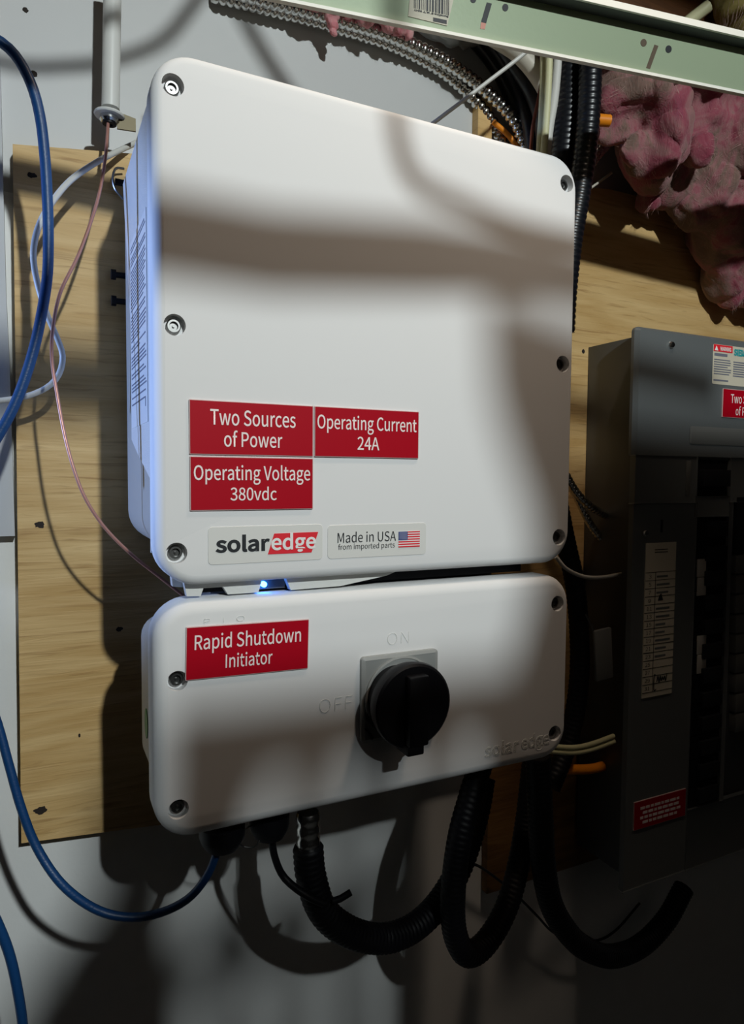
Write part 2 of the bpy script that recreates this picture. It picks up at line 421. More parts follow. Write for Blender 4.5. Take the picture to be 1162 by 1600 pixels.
def screw_mesh():
    bm = bmesh.new(); prof = [(.0049, .0), (.0049, -.0018), (.0042, -.0030), (.0030, -.0030), (.0026, -.0008), (.0009, -.0008), (.0008, -.0020), (0, -.0020)]
    lathe(bm, prof, (0, 0, 0), (0, 1, 0), 18); bmesh.ops.recalc_face_normals(bm, faces=bm.faces[:])
    me = bpy.data.meshes.new('screw'); bm.to_mesh(me); bm.free(); me.materials.append(M['silver'])
    for p in me.polygons: p.use_smooth = True
    me.set_sharp_from_angle(angle=math.radians(35)); return me
SM = screw_mesh()
def add_screw(x, y, z, parent, mesh=None):
    o = bpy.data.objects.new('screw', mesh or SM); COL.objects.link(o); o.location = (x, y, z); o.parent = parent
    o.matrix_parent_inverse = Matrix.Translation(-parent.location); return o
for x, z in SCR: add_screw(x, YF+.0066, z, inv)

# side sticker with fine print
st = bxo('rating_sticker', 'sticker', inv, -.1798, -.1792, -.176, -.088, 1.6365, 1.783)
st['label'] = 'white sticker of small grey print on the left side'
random.seed(4)
bm = bmesh.new(); z = 1.778
while z > 1.655:
    L_ = random.choice((1, .95, .9, .6, .97, .85)); y1 = -.092
    box(bm, -.18, -.1797, y1-.080*L_, y1, z-.0011, z); z -= random.choice((.0026, .0026, .0028, .0052))
box(bm, -.18, -.1797, -.168, -.166, 1.648, 1.655)
pr_ = fin('print', bm, 'print_grey', st, smooth=0); pr_['kind'] = 'stuff'

def red_label(parent, x0, x1, z0, z1, y, lines, rot=None, lab=None):
    bm = bmesh.new(); loft(bm, (x0+x1)/2, (z0+z1)/2, x1-x0, z1-z0, .0006, [(0, y), (0, y-.0011), (.0003, y-.0013)], n=2)
    cx, cz = (x0+x1)/2, (z0+z1)/2; R_ = None
    if rot:
        bmesh.ops.rotate(bm, cent=(cx, 0, cz), matrix=Matrix.Rotation(rot, 3, 'Y'), verts=bm.verts[:]); R_ = ((cx, cz), rot)
    p = fin('warning_label', bm, 'rededge', parent, smooth=0)
    if lab: p['label'] = lab
    bm = bmesh.new(); box(bm, x0+.0006, x1-.0006, y-.0015, y-.001, z0+.0006, z1-.0006)
    if rot: bmesh.ops.rotate(bm, cent=(cx, 0, cz), matrix=Matrix.Rotation(rot, 3, 'Y'), verts=bm.verts[:])
    fin('red_face', bm, 'red', p, smooth=0)
    for s, a, b_, zt, zb in lines: text('lettering', s, a, b_, zt, zb, y-.0017, 'textw', p, rot=R_, bold=.003)
    return p
Y0 = YF
red_label(inv, -.1573, -.0680, 1.6133, 1.6504, Y0, [('Two Sources', -.1432, -.0818, 1.6445, 1.6340), ('of Power', -.1338, -.0918, 1.6294, 1.6193)], lab='red label reading Two Sources of Power')
red_label(inv, -.0672, .0207, 1.6134, 1.6504, Y0, [('Operating Current', -.0650, .0184, 1.6442, 1.6343), ('24A', -.0326, -.0142, 1.6290, 1.6194)], lab='red label reading Operating Current 24A')
red_label(inv, -.1571, -.0680, 1.5750, 1.6122, Y0, [('Operating Voltage', -.1545, -.0705, 1.6060, 1.5962), ('380vdc', -.1295, -.0960, 1.5908, 1.5820)], lab='red label reading Operating Voltage 380vdc')

def sticker(parent, x0, x1, z0, z1, y, name='brand_label', m='sticker', r=.003):
    bm = bmesh.new(); loft(bm, (x0+x1)/2, (z0+z1)/2, x1-x0, z1-z0, r, [(0, y), (0, y-.0002), (.0002, y-.00035)], n=4); return fin(name, bm, m, parent, smooth=0)
bl = sticker(inv, -.1448, -.0600, 1.5373, 1.5637, Y0, m='label_white'); bl['label'] = 'white brand sticker with solaredge logo'
text('lettering', 'solar', -.1398, -.1008, 1.5578, 1.5461, Y0-.0006, 'ink', bl, bold=.013, cap='l')
bm = bmesh.new(); prism_xz(bm, [(-.0975, 1.5578), (-.0636, 1.5580), (-.0689, 1.5430), (-.1022, 1.5430)], Y0-.0007, Y0-.0003); fin('logo_block', bm, 'logored', bl, smooth=0)
text('lettering', 'edge', -.0998, -.0655, 1.5580, 1.5462, Y0-.0009, 'white', bl, bold=.009, cap='d')
ul = sticker(inv, -.0560, .0290, 1.5373, 1.5627, Y0); ul['label'] = 'white Made in USA sticker with small flag'; ul.data.materials.clear(); ul.data.materials.append(M['label_white'])
text('lettering', 'Made in USA', -.0480, .0016, 1.5567, 1.5492, Y0-.0006, 'ink', ul, bold=.0)
text('lettering', 'from imported parts', -.0474, .0006, 1.5484, 1.5440, Y0-.0006, 'ink', ul, bold=.0, cap='f')
bm = bmesh.new(); box(bm, .0038, .0230, Y0-.0006, Y0-.0003, 1.5438, 1.5562); flg = fin('flag', bm, 'white', ul, smooth=0)
bm = bmesh.new(); sh = (1.5562-1.5438)/13
for k in range(0, 13, 2): box(bm, .0038, .0230, Y0-.0008, Y0-.0006, 1.5562-(k+1)*sh, 1.5562-k*sh)
fin('flag_stripes', bm, 'logored', ul, smooth=0)
bxo('flag_canton', 'blueprint', ul, .0038, .0118, Y0-.0010, Y0-.0006, 1.5562-7*sh, 1.5562)
bm = bmesh.new()
for i in range(9):
    for j in range(6 if i % 2 == 0 else 5):
        x = .0045+j*.00128+(0 if i % 2 == 0 else .00064); z = 1.5562-.0006-i*.00066; box(bm, x-.00018, x+.00018, Y0-.0012, Y0-.0010, z-.00018, z+.00018)
o = fin('flag_stars', bm, 'white', ul, smooth=0); o['kind'] = 'stuff'

# lip with notches and the status light under the cover
bm = bmesh.new()
prism_xz(bm, [(-.160, 1.530), (-.157, 1.5145), (-.1475, 1.5140), (-.1455, 1.5195), (-.1315, 1.5195), (-.128, 1.5138), (-.1055, 1.5138), (-.1025, 1.5235), (-.0845, 1.5235), (-.0805, 1.5138), (-.04, 1.5142), (.0, 1.520), (.03, 1.530)], -.193, -.186)
fin('lower_lip', bm, 'coat2', inv, smooth=15)
bm = bmesh.new(); prism_xz(bm, [(-.166, 1.530), (-.165, 1.5205), (-.150, 1.5185), (-.150, 1.530)], -.184, -.176); fin('lip_tab', bm, 'coat2', inv, smooth=15)
bxo('light_recess', 'black', inv, -.15, .14, -.185, -.12, 1.5150, 1.541)
bxo('light_window', 'panelside', inv, -.1048, -.0830, -.1862, -.1848, 1.5148, 1.5250)
bm = bmesh.new(); lathe(bm, [(.0021, 0), (.0021, -.003), (.0014, -.0042), (0, -.0046)], (-.1000, -.1865, 1.5187), (0, 1, 0), 14)
o = fin('status_light', bm, 'led', inv); o['label'] = 'glowing blue status light'

# ------------------------------------------------------------------ safety switch box
sw = thing('safety_switch_box', 'white switch box with black rotary knob, mounted under the inverter', 'switch box', (0, -.1, 1.346))
bm = bmesh.new(); R = .009; cz0 = (1.3455+1.5125)/2; hh = 1.5125-1.3455
lv = [(.001, -.176), (0, -.178)] + [(R*(1-math.cos(a)), YF+R-R*math.sin(a)) for a in [math.pi/2*i/6 for i in range(7)]]
loft(bm, 0, cz0, .363, hh, .027, lv, n=10)
cov2 = fin('front_cover', bm, 'coat', sw, smooth=32)
SC2 = [(SX, 1.487), (-SX, 1.4588), (-SX, 1.3688), (SX, 1.3688), (-SX, 1.4)]
SC2 = SC2[:4]
boolean_cut(cov2, [(Vector((x, YF, z)), .0070, .0072) for x, z in SC2])
for x, z in SC2: add_screw(x, YF+.0066, z, sw)
bm = bmesh.new(); loft(bm, 0, (1.373+1.490)/2, .358, 1.490-1.373, .016, [(.005, -.116), (.0015, -.119), (0, -.124), (0, -.177)], n=6); fin('rear_housing', bm, 'body', sw)
bxo('back_box', 'panelside', sw, -.125, .160, -.118, YP, 1.385, 1.510, .006)  # filler behind the cover, coloured dark and extended to stop side lamp light
bxo('rear_block', 'panelside', inv, -.125, .160, -.112, YP-.001, 1.5135, 1.5475, .002)  # filler added to stop side lamp light leaking behind the boxes
bm = bmesh.new(); lathe(bm, [(.0075, 0), (.0075, .0006)], (-.1796, -.150, 1.413), (1, 0, 0), 20)
for v in bm.verts: v.co.z = 1.413+(v.co.z-1.413)*1.5
fin('green_sticker', bm, 'green', sw)
red_label(sw, -.1607, -.0712, 1.4575, 1.4946, Y0, [('Rapid Shutdown', -.1548, -.0775, 1.4886, 1.4786), ('Initiator', -.1331, -.0990, 1.4736, 1.4642)], rot=math.radians(1.3), lab='red label reading Rapid Shutdown Initiator')
text('embossed_lettering', 'ON', -.0050, .0142, 1.4761, 1.4668, Y0+.0003, 'coat', sw, extrude=.0006, bold=-.01)
text('embossed_lettering', 'OFF', -.0620, -.0350, 1.4310, 1.4208, Y0+.0003, 'coat', sw, extrude=.0006, bold=-.01)
text('embossed_lettering', 'P   I   O', -.1480, -.1192, 1.5000, 1.4962, Y0+.0003, 'coat', sw, extrude=.0007, bold=-.01)
text('embossed_lettering', 'solar', .0895, .1262, 1.3720, 1.3602, Y0+.0003, 'coat', sw, extrude=.0006, bold=.01, cap='l')
text('embossed_lettering', 'edge', .1285, .1600, 1.3728, 1.3608, Y0+.0003, 'coat', sw, extrude=.0006, bold=.01, cap='d')
# switch plate and knob
rs = thing('rotary_switch', None, None, (.005, YF, 1.427)); rs.parent = sw; rs.matrix_parent_inverse = Matrix.Translation(-sw.location)
del_keys = [k for k in ('label', 'category') if k in rs]
bm = bmesh.new(); loft(bm, .0053, 1.4268, .0680, .0670, .003, [(0, YF+.001), (0, YF-.0035), (.0025, YF-.0045), (.0032, YF-.0042)], n=4); fin('switch_plate', bm, 'switchgrey', rs, smooth=25)
bm = bmesh.new(); lathe(bm, [(.0315, 0), (.0315, -.0012), (.0300, -.0016), (.0296, -.0008), (0, -.0008)], (.0053, YF-.0042, 1.4268), (0, 1, 0), 40); fin('dial_ring', bm, 'switchgrey', rs)
bm = bmesh.new(); lathe(bm, [(.0235, -.004), (.0245, -.018), (.0305, -.022), (.0325, -.030), (.0318, -.0335), (.0300, -.0350), (0, -.0352)], (-.0002, YF-.001, 1.4285), (0, 1, 0), 48); fin('knob', bm, 'black', rs)
bm = bmesh.new()
box(bm, -.0085, .0085, YF-.0435, YF-.034, 1.400, 1.4530, .002)
box(bm, -.0088, .0055, YF-.0415, YF-.022, 1.3930, 1.4010, .0015)
fin('knob_handle', bm, 'black', rs)
bm = bmesh.new(); prism_xz(bm, [(-.0262, 1.4125), (-.0145, 1.4005), (-.0125, 1.4040), (-.0255, 1.4165)], YF-.0062, YF-.0044); fin('lock_slot', bm, 'ink', rs, smooth=0)
bm = bmesh.new(); prism_xz(bm, [(-.0265, 1.4050), (-.0245, 1.4050), (-.0190, 1.3975), (-.0205, 1.3955)], YF-.0062, YF-.0044); fin('lock_slot', bm, 'ink', rs, smooth=0)

# glands and fittings under the switch box
def gland(px, py, Y, r, label, name='cable_gland'):
    c = at(px, py, Y); bm = bmesh.new()
    lathe(bm, [(r*.8, .030), (r*.8, .016), (r*1.06, .015), (r*1.06, .006), (r*.98, .002), (r*.75, -.004), (r*.4, -.006), (0, -.006)], c, (0, 0, 1), 20)
    return tag(fin(name, bm, 'black', None), label, 'cable gland')
gland(347, 1316, -.165, .0165, 'black round cable gland under the box corner, where the blue cable enters')
gland(421, 1299, -.165, .0150, 'black round cable gland with a thin black cable, beside the metal fitting')
bm = bmesh.new(); c = at(389, 1308, -.17)
tube(bm, [c+Vector((.0085*math.cos(t), 0.002*math.sin(t*2), .0085*math.sin(t))) for t in [math.pi*2*k/12-2 for k in range(13)]], .0007, .002, 6); tag(fin('wire_ring', bm, 'silver', None), 'thin wire ring hanging between the two black glands', 'ring')

fit = thing('metal_conduit', 'black sleeved conduit with bare metal coils at top, curving up right under the box', 'conduit', at(480, 1280, -.165))
flex('fitting', 'chrome', [(481, 1268, -.165), (481, 1300, -.165), (482, 1332, -.165)], .0100, None, pitch=.010, depth=.12, parent=fit)
flex('sleeve', 'black', [(481, 1322, -.165), (486, 1370, -.165), (505, 1424, -.165), (548, 1457, -.16), (600, 1466, -.15), (648, 1448, -.14), (690, 1405, -.13), (722, 1345, -.12), (745, 1270, -.11), (755, 1215, -.10)], .0128, None, pitch=.005, depth=.07, parent=fit)
o = cable('cable_tie', 'black', [(520, 1408, -.178), (532, 1404, -.180), (548, 1394, -.182)], .0028, None, parent=fit)
flex('flexible_conduit', 'black', [(752, 1190, -.15), (735, 1245, -.16), (718, 1310, -.165), (708, 1390, -.165), (710, 1455, -.16), (728, 1490, -.155), (757, 1475, -.145), (788, 1425, -.135), (808, 1360, -.125), (822, 1280, -.11), (832, 1190, -.10)], .0118, 'black flexible conduit forming a narrow U loop under the switch box', pitch=.005, depth=.06)
flex('flexible_conduit', 'black', [(840, 1180, -.150), (844, 1270, -.150), (848, 1345, -.148), (860, 1410, -.142), (885, 1455, -.132), (915, 1482, -.122), (955, 1494, -.105), (1000, 1478, -.09), (1040, 1438, -.08), (1068, 1388, -.07)], .0128, 'black flexible conduit sweeping in a wide U to the breaker panel', pitch=.005, depth=.06)
cable('thin_cable', 'black', [(424, 1302, -.165), (428, 1335, -.165), (443, 1370, -.165), (475, 1397, -.178), (505, 1412, -.181)], .0030, 'thin black cable hanging from the gland beside the metal fitting', 'cable')
cable('thin_wire', 'ink', [(727, 1350, -.02), (745, 1352, -.02), (775, 1372, -.02), (810, 1402, -.02), (838, 1430, -.02), (870, 1460, -.02), (925, 1470, -.02), (960, 1455, -.02), (1000, 1410, -.02)], .0016, 'thin dark wire drooping behind the black conduits', 'wire')

# ------------------------------------------------------------------ left side cables and pipe
pp = thing('white_conduit_pipe', 'white pipe with open metal end beside the inverter top', 'pipe', at(172, 180, -.045))
a, b_ = at(176.5, -60, -.045), at(172.5, 176, -.045)
bm = bmesh.new(); tube(bm, [a, a.lerp(b_, .5), b_], .0073, .03, 18); fin('pipe', bm, 'pvc', pp, smooth=60)
c = at(171, 180, -.045); ax = (a-b_).normalized()
bm = bmesh.new(); lathe(bm, [(.0118, .001), (.0124, -.0004), (.0118, -.0014), (.0076, -.0014), (.0074, .0020)], c, ax, 28); fin('flange', bm, 'pvc', pp)
bm = bmesh.new(); lathe(bm, [(.0078, -.001), (.0080, -.0045), (.0066, -.0062), (.0048, -.0064), (.0046, -.002)], c, ax, 12); fin('lock_nut', bm, 'chrome', pp)
bm = bmesh.new(); lathe(bm, [(.0058, -.005), (.0056, -.0078), (.0028, -.0082), (.0026, -.005)], c, ax, 20); fin('bushing', bm, 'black', pp)
bm = bmesh.new(); prism_xz(bm, [(c.x+.006, c.z+.004), (c.x+.021, c.z+.0015), (c.x+.021, c.z-.009), (c.x+.006, c.z-.010)], -.046, -.044); fin('bracket', bm, 'brass', pp, smooth=0)
cable('copper_wire', 'copper', [(169, 183, -.046), (168, 208, -.050), (163, 258, -.055), (151, 318, -.062), (124, 395, -.075), (95, 455, -.088), (83, 510, -.098), (81, 560, -.106), (89, 615, -.112), (101, 680, -.118), (116, 735, -.122), (135, 782, -.124), (165, 826, -.124), (205, 866, -.122), (250, 902, -.120), (298, 940, -.118)], .0013, 'thin copper pink wire hanging from the white pipe to the switch box', 'wire', step=.005)
cable('white_cable', 'whitecable', [(215, 222, -.020), (185, 236, -.030), (150, 254, -.045), (110, 282, -.058), (80, 318, -.066), (60, 355, -.070), (52, 398, -.072), (59, 445, -.072), (73, 490, -.070), (90, 530, -.068), (98, 557, -.066), (92, 585, -.064), (74, 605, -.062), (42, 619, -.060), (0, 626, -.058), (-40, 628, -.056)], .0024, 'thin white cable looping in an S over the plywood, behind the blue cable', step=.005)
cable('blue_cable', 'blue', [(-35, 48, -.125), (2, 66, -.125), (28, 92, -.125), (50, 135, -.125), (63, 185, -.125), (70, 245, -.125), (74, 310, -.125), (75.5, 370, -.125), (74, 430, -.125), (66, 485, -.125), (53, 545, -.125), (33, 608, -.125), (8, 662, -.125), (-40, 740, -.125)], .0037, 'blue network cable curving down the upper left edge, in front of the plywood', step=.005, n=12)
cable('blue_cable', 'blue', [(-30, 1060, -.12), (-4, 1130, -.125), (14, 1195, -.13), (33, 1262, -.135), (58, 1325, -.14), (97, 1382, -.15), (148, 1420, -.155), (198, 1433, -.16), (248, 1427, -.162), (294, 1404, -.164), (325, 1366, -.165), (341, 1325, -.165), (346, 1312, -.165)], .0031, 'blue network cable drooping in a U from the left edge up into the black gland', step=.005, n=12)
cable('blue_cable', 'blue', [(-30, 1390, -.15), (-3, 1445, -.15), (15, 1492, -.15), (27, 1545, -.15), (36, 1605, -.15), (40, 1670, -.15)], .0034, 'short length of blue network cable in the bottom left corner', step=.005, n=12)

# ------------------------------------------------------------------ ceiling tee
A, B = Vector((-.0387, -.200, 1.9388)), Vector((.3147, -.2607, 1.9388))
dr = (B-A); dr.z = 0; dr.normalize(); nrm = Vector((dr.y, -dr.x, 0))      # towards the camera
if nrm.y > 0: nrm = -nrm
tee = thing('ceiling_tee', 'green backed ceiling tee bar crossing the top right, with barcode sticker', 'ceiling tee', A+dr*.3)
HW = .0375
def tp(s, n_, z): return A+dr*s+nrm*n_+Vector((0, 0, z))
def tbox(bm, s0, s1, n0, n1, z0, z1):
    v = [bm.verts.new(tp(s, n_, z)) for s in (s0, s1) for n_ in (n0, n1) for z in (z0, z1)]
    for q in ((0, 1, 3, 2), (4, 6, 7, 5), (0, 4, 5, 1), (2, 3, 7, 6), (0, 2, 6, 4), (1, 5, 7, 3)): bm.faces.new([v[k] for k in q])
S0, S1 = -.10, .75
bm = bmesh.new(); tbox(bm, S0, S1, -.0008, 0, 0, HW); fin('web', bm, 'tee', tee, smooth=0)
bm = bmesh.new(); tbox(bm, S0, S1, -.0025, .0015, -.0018, .0006); fin('lower_bead', bm, 'teewhite', tee, smooth=0)
bm = bmesh.new(); tbox(bm, S0, S1, -.012, .0128, HW, HW+.0012); fin('flange', bm, 'panelside', tee, smooth=0)  # dark colour stands in for the deep shade on the flange underside
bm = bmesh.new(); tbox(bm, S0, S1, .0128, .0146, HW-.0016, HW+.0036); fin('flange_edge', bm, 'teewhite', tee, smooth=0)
def tpix(x, y):                    # pixel to (s, z) on the web
    d = fw + rt*((x-581)/F) - up*((y-800)/F); t = (A-CAM).dot(nrm)/d.dot(nrm); p = CAM+d*t-A
    return p.dot(dr), p.z
def tpoly(name, m, pix, n_=.0004, th=.0004, parent=tee):
    bm = bmesh.new(); q = [tpix(*p) for p in pix]
    a_ = [bm.verts.new(tp(s, n_, z)) for s, z in q]; b2 = [bm.verts.new(tp(s, n_-th, z)) for s, z in q]
    bm.faces.new(a_); bm.faces.new(b2[::-1]); k = len(q)
    for i in range(k): bm.faces.new((a_[i], a_[(i+1) % k], b2[(i+1) % k], b2[i]))
    return fin(name, bm, m, parent, smooth=0)
def thole(cx_, cy_, r_, m): tpoly('hole', m, [(cx_+r_*.8*math.cos(t), cy_+r_*math.sin(t)) for t in [2*math.pi*k/14 for k in range(14)]], .0003)
thole(739, -1, 6, 'ink'); thole(789, 12, 6, 'ink'); thole(1005, 67, 6, 'edgeblack'); thole(1044, 77, 6, 'ink')
tpoly('slot', 'ink', [(760, 4), (768, 6), (759, 37), (751, 35)], .0003); tpoly('slot', 'copper', [(751, 35), (759, 37), (757, 46), (750, 45)], .0003)
tpoly('slot', 'edgeblack', [(1022, 70), (1028, 72), (1015, 108), (1009, 106)], .0003)
stk = tpoly('barcode_sticker', 'paper', [(637, 26), (643, -40), (712, -30), (708, 0), (698, 41)], .0006); stk['label'] = 'cream barcode sticker, upside down'
random.seed(2)
s_a, z_a = tpix(646, 14); s_b, _ = tpix(700, 30); zb_ = tpix(660, 19)[1]
bm = bmesh.new(); s_ = s_a
while s_ < s_b:
    wv = random.choice((.0005, .0005, .001, .0015)); tbox(bm, s_, s_+wv, .0006, .0009, zb_+.0012, zb_+.03); s_ += wv+random.choice((.0005, .0008, .001))
fin('barcode', bm, 'ink', stk, smooth=0)['kind'] = 'stuff'
def ttext(s, sa, sb, zt, zb, m, parent, bold=0.):   # upside-down lettering on the web
    me = text_mesh(s, bold); xs = [v.co.x for v in me.vertices]; ys = [v.co.y for v in me.vertices]
    bm = bmesh.new(); bm.from_mesh(me)
    for v in bm.verts:
        f_ = (v.co.x-min(xs))/(max(xs)-min(xs)); g = v.co.y/.7
        v.co = tp(sb+(sa-sb)*f_, .0009, zt+(zb-zt)*g)
    fin('lettering', bm, m, parent, smooth=0, recalc=False)
ttext("Surefine 8' M/T WHT", s_a, s_b, zb_+.0006, zb_-.0030, 'ink', stk, .012)
sA, zA = tpix(676, 33); sB, _ = tpix(697, 39)
bm = bmesh.new(); tbox(bm, sA, sB, .0006, .0009, zA-.0005, zA+.0022); fin('black_mark', bm, 'ink', stk, smooth=0)

# ------------------------------------------------------------------ upper conduits and cables
flex('steel_conduit', 'chrome', [(340, -22, -.022), (400, -4, -.022), (470, 14, -.022), (540, 34, -.022), (600, 52, -.022), (650, 73, -.022), (700, 99, -.022), (745, 131, -.022), (783, 165, -.026), (806, 195, -.028), (820, 230, -.028), (826, 262, -.028)], .0072, 'shiny steel flexible conduit arching across the wall above the inverter, upper of two', pitch=.0072, depth=.26, n=16)
flex('steel_conduit', 'chrome', [(330, -8, -.0085), (400, 9, -.0085), (470, 27, -.0085), (540, 47, -.0085), (600, 66, -.0085), (650, 88, -.0085), (695, 115, -.0085), (736, 151, -.0085), (768, 190, -.0085), (786, 226, -.0085), (795, 252, -.0085)], .0070, 'second steel flexible conduit tucked just below the shiny one against the wall', pitch=.0072, depth=.26, n=16)
cable('hanger_wire', 'whitecable', [(640, 219, -.10), (685, 186, -.112), (755, 133, -.130), (828, 76, -.148), (890, 16, -.165), (912, -6, -.17), (950, -40, -.18)], .0019, 'thin straight white hanger wire slanting up behind the ceiling tee', 'wire')
cable('cream_cable', 'cream', [(850, -30, -.10), (851, 30, -.10), (850, 90, -.10), (848, 160, -.10), (843, 245, -.10), (838, 320, -.10)], .0042, 'pale yellow flat cable hanging behind the tee, left one of a pair', 'cable')
cable('cream_cable', 'cream', [(858, -30, -.11), (859, 30, -.11), (858, 90, -.11), (855, 160, -.11), (849, 245, -.11), (844, 320, -.11)], .0036, 'pale yellow cable pressed against the left yellow one behind the tee', 'cable')
cable('white_cable', 'whitecable', [(868, -30, -.105), (871, 30, -.105), (871, 90, -.105), (866, 150, -.105), (858, 200, -.105), (853, 250, -.105), (850, 320, -.105)], .0046, 'white cable hanging between the yellow cables and black conduits', 'cable')
cable('beige_tube', 'beige', [(740, 40, -.074), (780, 62, -.075), (815, 87, -.077), (848, 130, -.080), (875, 190, -.084)], .0095, 'beige plastic tube running down behind the yellow cables', 'tube', n=14)
for k, (pts, rr, lab) in enumerate((
    ([(708, 30, -.009), (752, 75, -.009), (786, 125, -.009), (810, 185, -.009), (822, 260, -.009)], .0080, 'black glossy cable nearest the steel conduit, under the tee'),
    ([(733, 30, -.028), (774, 80, -.028), (804, 130, -.030), (826, 190, -.044), (834, 260, -.048)], .0085, 'black glossy cable in the middle of the bundle under the tee'),
    ([(762, 40, -.050), (799, 95, -.052), (828, 140, -.056), (846, 190, -.068), (852, 260, -.070)], .0085, 'black glossy cable beside the yellow cables, under the beige tube'))):
    cable('black_cable', 'blackglossy', pts, rr, lab, n=12)
cable('rust_wire', 'rust', [(848, 120, -.085), (840, 160, -.085), (832, 200, -.085), (828, 245, -.085)], .0020, 'thin rust red wire beside the yellow cables', 'wire')
cable('orange_cable', 'orange', [(870, 180, -.07), (864, 215, -.07), (855, 250, -.07), (845, 300, -.07)], .0050, 'orange cable mostly hidden behind the inverter top right corner', 'cable')
cable('orange_cable', 'orange', [(905, 184, -.09), (930, 187, -.095), (952, 189, -.10)], .0062, 'short orange cable end poking out before the pink insulation', 'cable')
cable('orange_cable', 'orange', [(770, 190, -.018), (797, 215, -.02), (815, 245, -.022)], .0030, 'small orange cable beside the steel conduit at the box top', 'cable')
o = bxo('wood_strip', 'ply', None, .205, .224, -.012, -.0005, 1.885, 2.03); tag(o, 'narrow tan wood strip behind the steel conduits', 'wood strip')
flex('black_conduit', 'blackglossy', [(893, -20, -.092), (892, 60, -.092), (889, 150, -.092), (882, 230, -.092), (876, 300, -.092), (873, 380, -.092)], .0145, 'thick black conduit dropping behind the inverter right corner, left of two', pitch=.006, depth=.05, n=16)
flex('black_conduit', 'blackglossy', [(925, -20, -.122), (923, 60, -.122), (921, 150, -.122), (915, 230, -.122), (905, 300, -.120), (893, 370, -.118), (884, 450, -.115), (880, 520, -.11)], .0118, 'thick ribbed black conduit dropping behind the inverter right corner, beside the insulation', pitch=.006, depth=.08, n=16)
flex('steel_conduit', 'chrome', [(965, 210, -.04), (945, 228, -.045), (930, 246, -.05), (915, 268, -.05)], .0065, 'short bit of steel conduit right of the black conduits', pitch=.006, depth=.2)
cable('thin_wire', 'beige', [(955, 270, -.05), (935, 285, -.05), (912, 302, -.05), (895, 320, -.05)], .0014, 'thin tan wire below the short steel conduit', 'wire')
bm = bmesh.new()
pts = [at(x, y, -.016) for x, y in ((640, 20), (668, 44), (700, 58), (735, 62), (762, 50))]
tube(bm, pts, .008, .004, 12, rf=lambda i: 1+.25*noise.noise(Vector((i*.35, 1, 2))))
for v in bm.verts: v.co += noise.noise_vector(v.co*90)*.003
tag(fin('plastic_scrap', bm, 'greyplastic', None), 'crumpled grey plastic film under the tee beside the pink scrap', 'plastic film')

# ------------------------------------------------------------------ insulation
def fluff(name, m, blobs, vox, amp, freq, seed, label, cat='insulation', wisps=9000, wl=1.0):
    bm = bmesh.new(); rnd = random.Random(seed)
    for (p, r_) in blobs:
        mtx = Matrix.Translation(p) @ Matrix.Rotation(rnd.uniform(0, 3), 4, 'X') @ Matrix.Rotation(rnd.uniform(0, 3), 4, 'Z') @ Matrix.Diagonal((r_*rnd.uniform(.8, 1.25), r_*rnd.uniform(.75, 1.1), r_*rnd.uniform(.8, 1.25), 1))
        bmesh.ops.create_icosphere(bm, subdivisions=3, radius=1, matrix=mtx)
    me = bpy.data.meshes.new(name); bm.to_mesh(me); bm.free()
    o = bpy.data.objects.new('tmp', me); COL.objects.link(o)
    md = o.modifiers.new('r', 'REMESH'); md.mode = 'VOXEL'; md.voxel_size = vox
    dg = bpy.context.evaluated_depsgraph_get(); dg.update()
    me2 = bpy.data.meshes.new_from_object(o.evaluated_get(dg)); bpy.data.objects.remove(o); bpy.data.meshes.remove(me)
    bm = bmesh.new(); bm.from_mesh(me2); bpy.data.meshes.remove(me2); bm.normal_update()
    off = Vector((seed*3.1, seed*1.7, 0))
    new = []
    for v in bm.verts:
        q = Vector((v.co.x, v.co.y, v.co.z*.75))
        d = 0; f_ = freq; a_ = amp
        wq = q + noise.noise_vector(q*freq*.6+off)*.02
        for k in range(5):
            nz = noise.noise(wq*f_+off); d += a_*(nz*1.6 if k < 2 else .6*(1-2*abs(nz))); f_ *= 2.1; a_ *= .52
        new.append(v.co + v.normal*d + noise.noise_vector(q*freq*1.2+off)*amp*1.3)
    for v, c_ in zip(bm.verts, new): v.co = c_; v.co.y = min(v.co.y, -.0195 + .0195*(v.co.z > 1.97))
    bm.normal_update(); rnd = random.Random(seed); wb = bmesh.new(); vl = bm.verts[:]
    for v in rnd.sample(vl, min(wisps, len(vl))):
        t = noise.noise_vector(v.co*14+off); t = (t - v.normal*t.dot(v.normal)*.75); t = (t.normalized() if t.length > 1e-6 else v.normal.orthogonal()) + Vector((0, 0, -.25))
        L_ = rnd.uniform(.004, .012)*wl; w_ = v.normal.cross(t).normalized()*rnd.uniform(.00012, .0003); p = v.co - v.normal*.0005; prev = None
        for k in range(4):
            a_, b2 = wb.verts.new(p-w_*(1-k*.28)), wb.verts.new(p+w_*(1-k*.28))
            if prev: wb.faces.new((prev[0], prev[1], b2, a_))
            prev = (a_, b2); p = p + t.normalized()*L_/3 + v.normal*rnd.uniform(.0002, .0012) + noise.noise_vector(p*200)*L_*.12
    o = fin(name, bm, m, None, smooth=80)
    wo = fin('fibre_wisps', wb, 'wisp', o, smooth=0, recalc=False); wo['kind'] = 'stuff'
    return tag(o, label, cat)
def blobs(spec): return [(at(x, y, Y), r_) for x, y, Y, r_ in spec]
